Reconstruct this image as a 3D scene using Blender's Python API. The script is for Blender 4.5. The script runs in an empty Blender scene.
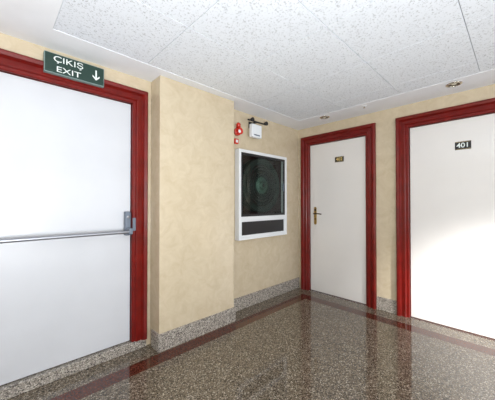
import bpy, bmesh, math, random
from mathutils import Vector, Matrix
random.seed(4)
S = bpy.context.scene
S.view_settings.view_transform = 'Standard'
S.view_settings.look = 'None'

# ------------------------------------------------------------ materials
def new_mat(name):
    m = bpy.data.materials.new(name); m.use_nodes = True
    nt = m.node_tree
    return m, nt, nt.nodes['Principled BSDF']

def plain(name, col, rough=0.5, metal=0.0, coat=0.0, noise=0.0, nscale=20, emit=0.0, spec=0.5):
    m, nt, b = new_mat(name)
    b.inputs['Base Color'].default_value = (*col, 1)
    b.inputs['Roughness'].default_value = rough
    b.inputs['Metallic'].default_value = metal
    b.inputs['Coat Weight'].default_value = coat
    b.inputs['Coat Roughness'].default_value = 0.08
    b.inputs['Specular IOR Level'].default_value = spec
    if noise > 0:
        tc = nt.nodes.new('ShaderNodeTexCoord')
        n = nt.nodes.new('ShaderNodeTexNoise'); n.inputs['Scale'].default_value = nscale
        n.inputs['Detail'].default_value = 4
        nt.links.new(tc.outputs['Object'], n.inputs['Vector'])
        r = nt.nodes.new('ShaderNodeValToRGB')
        r.color_ramp.elements[0].position = .3; r.color_ramp.elements[1].position = .7
        r.color_ramp.elements[0].color = (*[c*(1-noise) for c in col], 1)
        r.color_ramp.elements[1].color = (*[min(1, c*(1+noise)) for c in col], 1)
        nt.links.new(n.outputs['Fac'], r.inputs['Fac'])
        nt.links.new(r.outputs['Color'], b.inputs['Base Color'])
    if emit:
        b.inputs['Emission Color'].default_value = (*col, 1)
        b.inputs['Emission Strength'].default_value = emit
    return m

def wallpaper():
    m, nt, b = new_mat('cream_wallpaper')
    L = nt.links
    tc = nt.nodes.new('ShaderNodeTexCoord')
    n = nt.nodes.new('ShaderNodeTexNoise'); n.inputs['Scale'].default_value = 8; n.inputs['Detail'].default_value = 8
    n.inputs['Roughness'].default_value = .68; n.inputs['Distortion'].default_value = .9
    L.new(tc.outputs['Object'], n.inputs['Vector'])
    r = nt.nodes.new('ShaderNodeValToRGB')
    r.color_ramp.elements[0].position = .25; r.color_ramp.elements[1].position = .75
    r.color_ramp.elements[0].color = (.535, .440, .300, 1)
    r.color_ramp.elements[1].color = (.665, .575, .425, 1)
    L.new(n.outputs['Fac'], r.inputs['Fac'])
    L.new(r.outputs['Color'], b.inputs['Base Color'])
    n2 = nt.nodes.new('ShaderNodeTexNoise'); n2.inputs['Scale'].default_value = 70; n2.inputs['Detail'].default_value = 3
    L.new(tc.outputs['Object'], n2.inputs['Vector'])
    bp = nt.nodes.new('ShaderNodeBump'); bp.inputs['Strength'].default_value = .05; bp.inputs['Distance'].default_value = .003
    L.new(n2.outputs['Fac'], bp.inputs['Height']); L.new(bp.outputs['Normal'], b.inputs['Normal'])
    b.inputs['Roughness'].default_value = .18
    return m

def granite(name, cols, scale, rough, spec=.5):
    m, nt, b = new_mat(name); L = nt.links
    tc = nt.nodes.new('ShaderNodeTexCoord')
    v = nt.nodes.new('ShaderNodeTexVoronoi'); v.inputs['Scale'].default_value = scale
    L.new(tc.outputs['Object'], v.inputs['Vector'])
    sep = nt.nodes.new('ShaderNodeSeparateColor'); L.new(v.outputs['Color'], sep.inputs['Color'])
    r = nt.nodes.new('ShaderNodeValToRGB'); r.color_ramp.interpolation = 'CONSTANT'
    e = r.color_ramp.elements
    e[0].position = 0; e[0].color = (*cols[0][1], 1)
    e[1].position = cols[1][0]; e[1].color = (*cols[1][1], 1)
    for p, c in cols[2:]:
        k = e.new(p); k.color = (*c, 1)
    L.new(sep.outputs['Red'], r.inputs['Fac'])
    v2 = nt.nodes.new('ShaderNodeTexVoronoi'); v2.inputs['Scale'].default_value = scale*2.3
    L.new(tc.outputs['Object'], v2.inputs['Vector'])
    s2 = nt.nodes.new('ShaderNodeSeparateColor'); L.new(v2.outputs['Color'], s2.inputs['Color'])
    r2 = nt.nodes.new('ShaderNodeMapRange'); r2.inputs[3].default_value = .75; r2.inputs[4].default_value = 1.25
    L.new(s2.outputs['Green'], r2.inputs[0])
    mx = nt.nodes.new('ShaderNodeVectorMath'); mx.operation = 'SCALE'
    L.new(r.outputs['Color'], mx.inputs[0]); L.new(r2.outputs[0], mx.inputs['Scale'])
    L.new(mx.outputs[0], b.inputs['Base Color'])
    b.inputs['Roughness'].default_value = rough
    b.inputs['Specular IOR Level'].default_value = spec
    return m

def ceiling_tile():
    m, nt, b = new_mat('mineral_fibre_tile'); L = nt.links
    tc = nt.nodes.new('ShaderNodeTexCoord')
    n = nt.nodes.new('ShaderNodeTexNoise'); n.inputs['Scale'].default_value = 95; n.inputs['Detail'].default_value = 2
    n.inputs['Distortion'].default_value = .5
    L.new(tc.outputs['Object'], n.inputs['Vector'])
    r = nt.nodes.new('ShaderNodeValToRGB')
    r.color_ramp.elements[0].position = .34; r.color_ramp.elements[1].position = .44
    r.color_ramp.elements[0].color = (.54, .57, .61, 1)
    r.color_ramp.elements[1].color = (.80, .84, .90, 1)
    L.new(n.outputs['Fac'], r.inputs['Fac']); L.new(r.outputs['Color'], b.inputs['Base Color'])
    bp = nt.nodes.new('ShaderNodeBump'); bp.inputs['Strength'].default_value = .3; bp.inputs['Distance'].default_value = .003
    L.new(r.outputs['Color'], bp.inputs['Height']); L.new(bp.outputs['Normal'], b.inputs['Normal'])
    b.inputs['Roughness'].default_value = .9
    return m

def glass(name, tint, fac):
    m = bpy.data.materials.new(name); m.use_nodes = True; nt = m.node_tree
    nt.nodes.clear()
    o = nt.nodes.new('ShaderNodeOutputMaterial')
    t = nt.nodes.new('ShaderNodeBsdfTransparent'); t.inputs['Color'].default_value = (*tint, 1)
    g = nt.nodes.new('ShaderNodeBsdfGlossy'); g.inputs['Roughness'].default_value = .03
    x = nt.nodes.new('ShaderNodeMixShader'); x.inputs[0].default_value = fac
    nt.links.new(t.outputs[0], x.inputs[1]); nt.links.new(g.outputs[0], x.inputs[2])
    nt.links.new(x.outputs[0], o.inputs['Surface'])
    return m

M_wall = wallpaper()
M_plaster = plain('white_plaster', (.87, .89, .93), .7, noise=.02, nscale=6)
M_tile = ceiling_tile()
M_grid = plain('ceiling_grid_paint', (.42, .43, .46), .6)
M_floor = granite('polished_brown_granite', [(0, (.042, .032, .023)), (.22, (.110, .086, .060)), (.5, (.170, .137, .099)), (.78, (.25, .208, .155)), (.92, (.42, .37, .30))], 165, .055, .6)
M_band = granite('dark_red_granite', [(0, (.050, .014, .008)), (.3, (.085, .024, .014)), (.7, (.115, .034, .020)), (.92, (.16, .06, .038))], 165, .055, .6)
M_base = granite('grey_granite', [(0, (.08, .07, .065)), (.15, (.23, .205, .18)), (.45, (.36, .325, .285)), (.8, (.56, .52, .46))], 165, .18)
M_red = plain('red_mahogany_lacquer', (.155, .0055, .0035), .3, coat=.1, noise=.2, nscale=12, spec=.35)
M_white = plain('door_cream_white', (.77, .75, .73), .16, noise=.015, nscale=3)
M_steeldoor = plain('door_grey_white', (.60, .615, .65), .28, noise=.03, nscale=3)
M_gasket = plain('dark_gasket', (.02, .015, .015), .7)
M_alu = plain('brushed_aluminium', (.36, .37, .40), .3, metal=.9)
M_greyplastic = plain('grey_lock_plastic', (.14, .17, .22), .4)
M_brass = plain('aged_brass', (.50, .34, .12), .28, metal=1)
M_darkbrass = plain('dark_bronze', (.10, .07, .04), .35, metal=.8)
M_black = plain('black_plastic', (.012, .012, .014), .35)
M_gold = plain('gold_print', (.75, .55, .20), .4)
M_letter = plain('sign_white', (.78, .84, .82), .4)
M_signgreen = plain('exit_sign_green', (.014, .042, .032), .35)
M_signbody = plain('sign_housing_grey', (.20, .28, .27), .4)
M_cab = plain('cabinet_white_enamel', (.80, .82, .84), .3)
M_cabin = plain('cabinet_interior', (.05, .025, .025), .6)
M_reel = plain('reel_dark_green', (.022, .038, .032), .5)
M_hose = plain('rubber_hose', (.012, .020, .017), .5)
M_hub = plain('reel_hub', (.08, .16, .115), .5)
M_glass = glass('cabinet_glass', (.78, .82, .81), .03)
M_alarmred = plain('alarm_red', (.62, .03, .015), .25, coat=.5)
M_lamp = plain('lamp_diffuser_white', (.82, .86, .90), .35)
M_chrome = plain('chrome', (.7, .68, .62), .15, metal=1)
M_bulb = plain('bulb_frosted', (.8, .75, .6), .2)
M_frame = plain('window_white_pvc', (.8, .8, .8), .35)

# ------------------------------------------------------------ helpers
def obj(name, bm, mat, parent=None, smooth=False, loc=None):
    bmesh.ops.recalc_face_normals(bm, faces=bm.faces)
    me = bpy.data.meshes.new(name); bm.to_mesh(me); bm.free()
    if smooth:
        for p in me.polygons: p.use_smooth = True
    o = bpy.data.objects.new(name, me); S.collection.objects.link(o)
    if mat: me.materials.append(mat)
    if parent: o.parent = parent
    if loc: o.location = loc
    return o

def empty(name, loc=(0, 0, 0), rz=0):
    e = bpy.data.objects.new(name, None); e.empty_display_size = .1
    S.collection.objects.link(e); e.location = loc; e.rotation_euler = (0, 0, rz)
    return e

def add_box(bm, x0, x1, y0, y1, z0, z1):
    vs = [bm.verts.new((x, y, z)) for x in (x0, x1) for y in (y0, y1) for z in (z0, z1)]
    for f in ((0, 1, 3, 2), (4, 6, 7, 5), (0, 4, 5, 1), (2, 3, 7, 6), (0, 2, 6, 4), (1, 5, 7, 3)):
        bm.faces.new([vs[i] for i in f])

def boxes(name, bl, mat, parent=None, bevel=0.0):
    bm = bmesh.new()
    for b in bl: add_box(bm, *b)
    o = obj(name, bm, mat, parent)
    if bevel:
        md = o.modifiers.new('bevel', 'BEVEL'); md.width = bevel; md.segments = 3; md.limit_method = 'ANGLE'
    return o

def lathe(name, prof, mat, parent, loc, axis='Y', seg=40):
    bm = bmesh.new(); rings = []
    for r, h in prof:
        ring = []
        for i in range(seg):
            a = 2*math.pi*i/seg
            c, s = max(r, 1e-5)*math.cos(a), max(r, 1e-5)*math.sin(a)
            if axis == 'Y': p = (c, h, s)
            elif axis == 'Z': p = (c, s, h)
            else: p = (h, c, s)
            ring.append(bm.verts.new(p))
        rings.append(ring)
    for a, b in zip(rings, rings[1:]):
        for i in range(seg):
            bm.faces.new((a[i], a[(i+1) % seg], b[(i+1) % seg], b[i]))
    bmesh.ops.remove_doubles(bm, verts=bm.verts, dist=1e-4)
    return obj(name, bm, mat, parent, True, loc)

def tube(name, pts, r, mat, parent):
    cu = bpy.data.curves.new(name, 'CURVE'); cu.dimensions = '3D'; cu.bevel_depth = r; cu.bevel_resolution = 6; cu.use_fill_caps = True
    sp = cu.splines.new('POLY'); sp.points.add(len(pts)-1)
    for p, q in zip(sp.points, pts): p.co = (*q, 1)
    t = bpy.data.objects.new(name, cu); S.collection.objects.link(t)
    dg = bpy.context.evaluated_depsgraph_get()
    me = bpy.data.meshes.new_from_object(t.evaluated_get(dg))
    bpy.data.objects.remove(t)
    o = bpy.data.objects.new(name, me); S.collection.objects.link(o)
    me.materials.clear(); me.materials.append(mat)
    for p in me.polygons: p.use_smooth = True
    o.parent = parent
    return o

def text(name, s, size, mat, parent, loc, sx=1.0, bold=0.0):
    cu = bpy.data.curves.new(name, 'FONT'); cu.body = s; cu.size = size
    cu.align_x = 'CENTER'; cu.align_y = 'CENTER'; cu.extrude = .0008; cu.offset = bold
    t = bpy.data.objects.new(name, cu); S.collection.objects.link(t)
    dg = bpy.context.evaluated_depsgraph_get()
    me = bpy.data.meshes.new_from_object(t.evaluated_get(dg))
    bpy.data.objects.remove(t)
    o = bpy.data.objects.new(name, me); S.collection.objects.link(o)
    me.materials.clear(); me.materials.append(mat)
    o.parent = parent; o.location = loc; o.rotation_euler = (math.pi/2, 0, 0); o.scale = (sx, 1, 1)
    return o

H = 2.35
XW, YS = -5.2, -4.8
# ------------------------------------------------------------ shell
A0, A1, AH, AZ = -3.43, -2.415, 2.14, .075
C0, C1, CZ0, CZ1 = -1.255, -.395, .85, 1.86
boxes('wall_north', [
    (XW, A0, 0, .2, 0, H), (A0, A1, 0, .2, AH, H), (A1, C0, 0, .2, 0, H),
    (C0, C1, 0, .2, 0, CZ0), (C0, C1, 0, .2, CZ1, H), (C1, .2, 0, .2, 0, H),
    (C0, C1, .15, .2, CZ0, CZ1)], M_wall)
D2a, D2b = -.16, -1.02
D1a, D1b = -1.434, -2.42
BH = 2.12
boxes('wall_east', [
    (0, .2, D2a, 0, 0, H), (0, .2, D2b, D2a, BH, H), (0, .2, D1a, D2b, 0, H),
    (0, .2, D1b, D1a, BH, H), (0, .2, YS, D1b, 0, H)], M_wall)
boxes('wall_west', [(XW-.2, XW, YS, .2, 0, H)], M_wall)
WX0, WX1, WZ0, WZ1 = -3.9, -.6, .6, 2.1
boxes('wall_south', [(XW-.2, WX0, YS-.2, YS, 0, H), (WX1, .2, YS-.2, YS, 0, H),
                     (WX0, WX1, YS-.2, YS, 0, WZ0), (WX0, WX1, YS-.2, YS, WZ1, H)], M_wall)
w = empty('window_1', (0, YS-.1, 0))
fr = [(WX0, WX1, -.03, .03, WZ0, WZ0+.06), (WX0, WX1, -.03, .03, WZ1-.06, WZ1)]
for k in range(4):
    x = WX0+.03+(WX1-WX0-.06)*k/3
    fr.append((x-.03, x+.03, -.03, .03, WZ0+.06, WZ1-.06))
boxes('frame', fr, M_frame, w)
PX0, PX1, PY = -2.28, -1.44, -.18
boxes('pillar', [(PX0, PX1, PY, 0, 0, H)], M_wall, bevel=.004)

fb = empty('floor')
bx0, bx1 = -.34, -.20
by0, by1 = -.34, -.205
boxes('granite_field', [(XW, bx0, YS, by0, -.1, 0), (bx1, 0, YS, 0, -.1, 0), (XW, bx1, by1, 0, -.1, 0)], M_floor, fb)
boxes('inlaid_band', [(XW, bx1, by0, by1, -.1, 0), (bx0, bx1, YS, by0, -.1, 0)], M_band, fb)

ce = empty('ceiling')
TX0, TX1, TY1 = -3.04, -.37, -.275
boxes('plaster_border', [(XW, TX0, YS, 0, H, H+.1), (TX1, .0, YS, 0, H, H+.1), (TX0, TX1, TY1, 0, H, H+.1)], M_plaster, ce)
boxes('tile_grid', [(TX0, TX1, YS, TY1, H+.012, H+.02)], M_grid, ce)
tl = []
t = .605
x = TX0
while x < TX1-.05:
    y = TY1
    x2 = min(x+t, TX1)
    while y > YS+.05:
        y2 = max(y-t, YS)
        tl.append((x+.002, x2-.002, y2+.002, y-.002, H+.003, H+.012))
        y -= t
    x += t
boxes('fibre_tiles', tl, M_tile, ce, bevel=.001)

bh = .15
boxes('baseboard_north', [(PX1+.014, 0, -.014, 0, 0, bh), (XW, A0-.1, -.014, 0, 0, bh)], M_base, bevel=.002)
boxes('baseboard_pillar', [(PX0-.013, PX1+.013, PY-.014, PY, 0, bh), (PX0-.013, PX0, PY, -.05, 0, bh), (PX1, PX1+.013, PY, -.015, 0, bh)], M_base, bevel=.002)
boxes('baseboard_east', [(-.014, 0, D1a+.097, D2b-.097, 0, bh), (-.014, 0, YS, D1b-.097, 0, bh)], M_base, bevel=.002)
boxes('baseboard_south', [(XW+.015, -.015, YS, YS+.014, 0, bh)], M_base, bevel=.002)
boxes('baseboard_west', [(XW, XW+.014, YS, -.015, 0, bh)], M_base, bevel=.002)

# ------------------------------------------------------------ doors
PROF = [(-.028, .12), (-.028, -.004), (-.022, -.010), (-.004, -.010), (.002, -.022), (.008, -.026), (.046, -.020),
        (.054, -.030), (.060, -.042), (.082, -.046), (.092, -.040), (.095, -.030), (.095, -.0005)]
def casing(name, W, Ht, z0, parent):
    bm = bmesh.new(); cols = []
    for d, y in PROF:
        cols.append([bm.verts.new((-d, y, z0)), bm.verts.new((-d, y, Ht+d)), bm.verts.new((W+d, y, Ht+d)), bm.verts.new((W+d, y, z0))])
    n = len(cols)
    for i in range(n):
        a, b = cols[i], cols[(i+1) % n]
        for k in range(3):
            bm.faces.new((a[k], a[k+1], b[k+1], b[k]))
    bm.faces.new([c[0] for c in cols]); bm.faces.new([c[3] for c in reversed(cols)])
    return obj(name, bm, M_red, parent)

def door(name, loc, rz, W, Ht, z0, leafmat):
    e = empty(name, loc, rz)
    casing('frame', W, Ht, z0, e)
    g = .033
    boxes('leaf', [(g, W-g, .022, .062, z0+.008, Ht-g)], leafmat, e, bevel=.003)
    boxes('gasket', [(.0285, W-.0285, .07, .09, z0+.001, Ht-.0285)], M_gasket, e)
    return e

dA = door('door_1', (A0, 0, 0), 0, A1-A0, AH, AZ, M_steeldoor)
boxes('threshold', [(-.0, A1-A0, -.016, .2, .001, AZ-.001), (-.095, 0, -.016, -.0005, .001, AZ-.001), (A1-A0, A1-A0+.095, -.016, -.0005, .001, AZ-.001)], M_base, dA, bevel=.002)
W = A1-A0
pb = empty('panic_bar'); pb.parent = dA
zb = 1.02
tube('push_bar', [(.07, -.075, zb), (W-.075, -.075, zb)], .0135, M_alu, pb)
for nm, xx in (('end_box_hinge', .075), ('end_box_lock', W-.068)):
    boxes(nm, [(xx-.022, xx+.022, -.028, .0215, zb-.035, zb+.165)], M_greyplastic, pb, bevel=.008)
    boxes(nm+'_lever', [(xx-.016, xx+.016, -.092, -.02, zb-.022, zb+.03)], M_greyplastic, pb, bevel=.008)
    lathe(nm+'_cap', [(0, -.031), (.012, -.031), (.014, -.027)], M_alu, pb, (xx, 0, zb+.12), 'Y', 20)
boxes('latch_keep', [(W-.027, W-.0, -.016, -.0105, zb+.0, zb+.11)], M_greyplastic, pb, bevel=.002)

def number_plate(parent, x, z, s, w_, h_):
    p = empty('number_plate'); p.parent = parent; p.location = (x, .0215, z)
    boxes('plate', [(-w_/2, w_/2, -.004, 0, -h_/2, h_/2)], M_black, p, bevel=.0012)
    b = .004
    boxes('plate_border', [(-w_/2+b, w_/2-b, -.0046, -.004, h_/2-2*b+.002, h_/2-b), (-w_/2+b, w_/2-b, -.0046, -.004, -h_/2+b, -h_/2+2*b-.002)], M_gold, p)
    text('number', s, h_*.8, M_letter if s == '401' else M_gold, p, (0, -.0052, 0), 1.05, .0008)

def hardware(parent, x, z, right=True):
    h = empty('door_handle'); h.parent = parent; h.location = (x, .0215, z)
    bm = bmesh.new()
    n = 10; out = []
    w_, hh = .022, .12
    for i in range(n+1):
        a = math.pi*i/n
        out.append((w_*math.cos(a), hh-.022+.022*math.sin(a)*1.3))
    for i in range(n+1):
        a = math.pi+math.pi*i/n
        out.append((w_*math.cos(a), -hh+.022+.022*math.sin(a)*1.3))
    f = bm.faces.new([bm.verts.new((p[0], 0, p[1])) for p in out])
    r = bmesh.ops.extrude_face_region(bm, geom=[f])
    for v in r['geom']:
        if isinstance(v, bmesh.types.BMVert): v.co.y -= .007
    o = obj('back_plate', bm, M_brass, h)
    md = o.modifiers.new('b', 'BEVEL'); md.width = .003; md.segments = 2
    lathe('rose', [(.013, -.006), (.013, -.014), (.009, -.018), (.009, -.048), (0, -.048)], M_brass, h, (0, 0, .03), 'Y', 24)
    s = 1 if right else -1
    tube('lever', [(0, -.044, .03), (s*.02, -.05, .031), (s*.06, -.052, .033), (s*.10, -.05, .03), (s*.12, -.045, .025)], .0085, M_darkbrass, h)
    lathe('keyhole', [(.010, -.006), (.010, -.011), (.004, -.012), (0, -.010)], M_darkbrass, h, (0, 0, -.045), 'Y', 20)
    boxes('card_reader', [(-.012, .012, -.0085, -.006, .07, .10)], M_black, h)

dB = door('door_2', (0, D2a, 0), -math.pi/2, D2a-D2b, BH, 0, M_white)
number_plate(dB, .48, 1.84, '402', .125, .072)
hardware(dB, .115, 1.075)
dC = door('door_3', (0, D1a, 0), -math.pi/2, D1a-D1b, BH, 0, M_white)
number_plate(dC, .493, 1.825, '401', .125, .08)
hardware(dC, .905, 1.075, False)
for d, W_ in ((dB, D2a-D2b), (dC, D1a-D1b)):
    boxes('sill', [(.03, W_-.03, .001, .12, .0005, .006)], M_band, d)

# ------------------------------------------------------------ exit sign
es = empty('exit_sign', (-2.87, -.047, 2.232))
sw, sh = .375, .140
boxes('housing', [(-sw/2, sw/2, -.012, .04, -sh/2, sh/2)], M_signbody, es, bevel=.003)
boxes('face', [(-sw/2+.005, sw/2-.005, -.0145, -.012, -sh/2+.005, sh/2-.005)], M_signgreen, es)
text('cikis_text', 'ÇIKIŞ', .057, M_letter, es, (-.045, -.0155, .031), 1.30, .0)
text('exit_text', 'EXIT', .055, M_letter, es, (-.045, -.0155, -.038), 1.35, .0)
bm = bmesh.new()
pts = [(-.005, .038), (.005, .038), (.005, -.020), (.024, -.002), (.024, -.014), (0, -.040), (-.024, -.014), (-.024, -.002), (-.005, -.020)]
vs = [bm.verts.new((p[0]+.130, -.0155, p[1])) for p in pts]
bm.faces.new((vs[0], vs[1], vs[2], vs[8])); bm.faces.new((vs[2], vs[3], vs[4], vs[5])); bm.faces.new((vs[8], vs[2], vs[5])); bm.faces.new((vs[8], vs[5], vs[6], vs[7]))
obj('arrow', bm, M_letter, es)

# ------------------------------------------------------------ hose cabinet
cx, cw = (-1.273-.38)/2, .893
hc = empty('fire_hose_cabinet', (cx, 0, 0))
z0, z1, zm = .825, 1.885, 1.075
yf = -.055; b = .036
hw = cw/2
boxes('carcass', [(-hw+.02, -hw+.032, yf, .14, z0+.027, z1-.027), (hw-.032, hw-.02, yf, .14, z0+.027, z1-.027),
                  (-hw+.032, hw-.032, yf, .14, z0+.027, z0+.039), (-hw+.032, hw-.032, yf, .14, z1-.039, z1-.027),
                  (-hw+.032, hw-.032, .13, .14, z0+.039, z1-.039)], M_cabin, hc)
boxes('front_frame', [(-hw, -hw+b, yf-.02, -.001, z0, z1), (hw-b, hw, yf-.02, -.001, z0, z1),
                      (-hw+b, hw-b, yf-.02, -.001, z1-b, z1), (-hw+b, hw-b, yf-.02, -.001, z0, z0+b),
                      (-hw+b, hw-b, yf-.02, -.001, zm-.022, zm+.022)], M_cab, hc, bevel=.004)
boxes('glass_pane', [(-hw+b, hw-b, yf-.006, yf-.002, zm+.022, z1-b)], M_glass, hc)
boxes('inner_black_rim', [(-hw+b, -hw+b+.03, yf-.012, yf-.0065, zm+.022, z1-b), (hw-b-.03, hw-b, yf-.012, yf-.0065, zm+.022, z1-b),
                          (-hw+b+.03, hw-b-.03, yf-.012, yf-.0065, z1-b-.03, z1-b), (-hw+b+.03, hw-b-.03, yf-.012, yf-.0065, zm+.022, zm+.052)], M_black, hc)
boxes('lower_panel', [(-hw+b, hw-b, yf-.004, yf, z0+b, zm-.022)], M_cab, hc)
u0, u1, v0, v1 = -hw+b+.022, hw-b-.022, z0+b+.018, zm-.022-.018
boxes('lower_glass', [(u0, u1, yf-.008, yf-.004, v0, v1)], M_black, hc, bevel=.001)
boxes('door_pull', [(hw-b-.05, hw-b-.036, yf-.03, yf-.01, 1.42, 1.52)], M_greyplastic, hc, bevel=.004)
rc = (0, -.005, (zm+z1)/2)
R = .345
lathe('reel_disc', [(0, -.02), (.055, -.02), (.06, -.012), (R-.02, -.012), (R-.01, -.022), (R, -.018), (R, .0), (0, .0)], M_reel, hc, rc, 'Y', 64)
lathe('reel_back', [(0, .075), (R, .075), (R, .085), (0, .085)], M_reel, hc, rc, 'Y', 64)
for i, rr in enumerate((.15, .185, .22, .255)):
    lathe('hose_turn_%d' % (i+1), [(rr+.016*math.cos(a), -.018+.013*math.sin(a)) for a in [2*math.pi*k/12 for k in range(13)]], M_hose, hc, rc, 'Y', 64)
lathe('hub', [(0, -.04), (.028, -.04), (.034, -.034), (.036, -.02), (.10, -.02), (.105, -.012)], M_hub, hc, rc, 'Y', 40)
lathe('hub_cap', [(0, -.045), (.02, -.045), (.022, -.04)], M_black, hc, rc, 'Y', 24)

# ------------------------------------------------------------ red alarm sounder with beacon
al = empty('fire_alarm_sounder', (-1.245, 0, 2.09))
lathe('base', [(0, -.001), (.045, -.001), (.045, -.03), (.04, -.034), (0, -.034)], M_alarmred, al, (0, 0, 0), 'Y')
lathe('horn', [(.0, -.034), (.030, -.034), (.032, -.05), (.040, -.07), (.037, -.073), (.02, -.055), (0, -.055)], M_alarmred, al, (0, 0, .0), 'Y')
lathe('beacon', [(.0, .058), (.018, .054), (.025, .04), (.025, 0), (.0, 0)], M_alarmred, al, (0, -.035, .045), 'Z')
lathe('grille', [(0, -.056), (.02, -.056), (.022, -.052)], M_lamp, al, (0, 0, 0), 'Y', 24)
cp = empty('fire_call_point', (-1.265, 0, 1.975))
boxes('case', [(-.03, .03, -.03, -.001, -.03, .03)], M_alarmred, cp, bevel=.006)
boxes('button', [(-.016, .016, -.033, -.03, -.016, .016)], M_lamp, cp, bevel=.001)

# ------------------------------------------------------------ emergency light on bracket
el = empty('emergency_light', (-1.0, 0, 2.135))
boxes('wall_plate', [(-.05, .05, -.012, -.0008, .04, .12)], M_black, el, bevel=.003)
boxes('arm', [(-.012, .012, -.10, -.012, .095, .11)], M_black, el, bevel=.002)
boxes('cross_bar', [(-.16, .14, -.112, -.096, .092, .108)], M_black, el, bevel=.004)
for s in (-1, 1):
    lathe('spot_head_%d' % (s+2), [(0, 0), (.016, 0), (.022, -.02), (.024, -.04), (.018, -.036), (0, -.034)], M_black, el, (s*.12, -.112, .10), 'Y', 24)
boxes('battery_box', [(-.085, .085, -.10, -.05, -.085, .072)], M_lamp, el, bevel=.008)
boxes('box_hanger', [(-.03, .03, -.05, -.0008, -.03, .03)], M_lamp, el)
boxes('indicator', [(-.05, .05, -.1015, -.10, -.065, -.05)], M_greyplastic, el)

# ------------------------------------------------------------ recessed downlights
for i, (x, y) in enumerate(((-.262, -1.90), (-.262, -.585), (-.262, -3.2))):
    d = empty('recessed_downlight' + ('' if i == 0 else '.%03d' % i), (x, y, H))
    lathe('trim_ring', [(.044, .001), (.042, -.004), (.046, -.008), (.057, -.006), (.063, -.001), (.063, 0)], M_chrome, d, (0, 0, 0), 'Z')
    lathe('reflector', [(.045, -.002), (.028, -.0012), (.020, -.0008)], M_darkbrass, d, (0, 0, 0), 'Z')
    lathe('bulb', [(.021, -.0008), (.017, -.004), (0, -.006)], M_bulb, d, (0, 0, 0), 'Z')
sp = empty('sprinkler_head', (-.30, -1.10, H))
lathe('escutcheon', [(0, -.006), (.02, -.006), (.03, -.001), (.03, 0)], M_plaster, sp, (0, 0, 0), 'Z', 24)
lathe('nozzle', [(0, -.022), (.012, -.022), (.012, -.02), (.005, -.018), (.005, -.005)], M_chrome, sp, (0, 0, 0), 'Z', 20)

# ------------------------------------------------------------ lights
def area(name, loc, target, sx, sy, power, col):
    l = bpy.data.lights.new(name, 'AREA'); l.shape = 'RECTANGLE'; l.size = sx; l.size_y = sy; l.energy = power; l.color = col
    o = bpy.data.objects.new(name, l); S.collection.objects.link(o); o.location = loc
    o.rotation_euler = (Vector(target)-Vector(loc)).to_track_quat('-Z', 'Y').to_euler()
    return o
area('window_daylight', ((WX0+WX1)/2, YS+.02, 1.35), ((WX0+WX1)/2, 0, 1.4), 3.2, 1.4, 52, (.93, .96, 1))
l = bpy.data.lights.new('window_sun_shaft', 'SPOT'); l.energy = 1500; l.spot_size = math.radians(27); l.spot_blend = 1.0; l.shadow_soft_size = .25
l.color = (1, .98, .95)
o = bpy.data.objects.new('window_sun_shaft', l); S.collection.objects.link(o); o.location = (-1.6, -4.35, 1.3)
o.rotation_euler = (Vector((0, -2.32, .48))-Vector(o.location)).to_track_quat('-Z', 'Y').to_euler()
area('ceiling_fill', (-3.6, -2.8, .95), (-3.15, -2.1, 2.6), 1.3, 1.3, 96, (.93, .97, 1))  # unseen fill added behind the camera to brighten the ceiling, no fixture there
area('overhead_fill', (-3.2, -3.4, 2.3), (-3.2, -3.2, 0), .6, .6, 10, (1, .98, .95))  # weak downward fill, added out of view; stands for no known lamp

wd = bpy.data.worlds.new('World'); S.world = wd; wd.use_nodes = True
wd.node_tree.nodes['Background'].inputs[0].default_value = (.85, .92, 1, 1)
wd.node_tree.nodes['Background'].inputs[1].default_value = 1.0

# ------------------------------------------------------------ camera
cam = bpy.data.cameras.new('camera'); co = bpy.data.objects.new('camera', cam); S.collection.objects.link(co)
cam.sensor_width = 36; cam.lens = 265/495*36; cam.clip_start = .02
co.location = (-3.315, -2.314, 1.257)
co.rotation_euler = (math.radians(90.65), 0, math.radians(-44.2))
S.camera = co
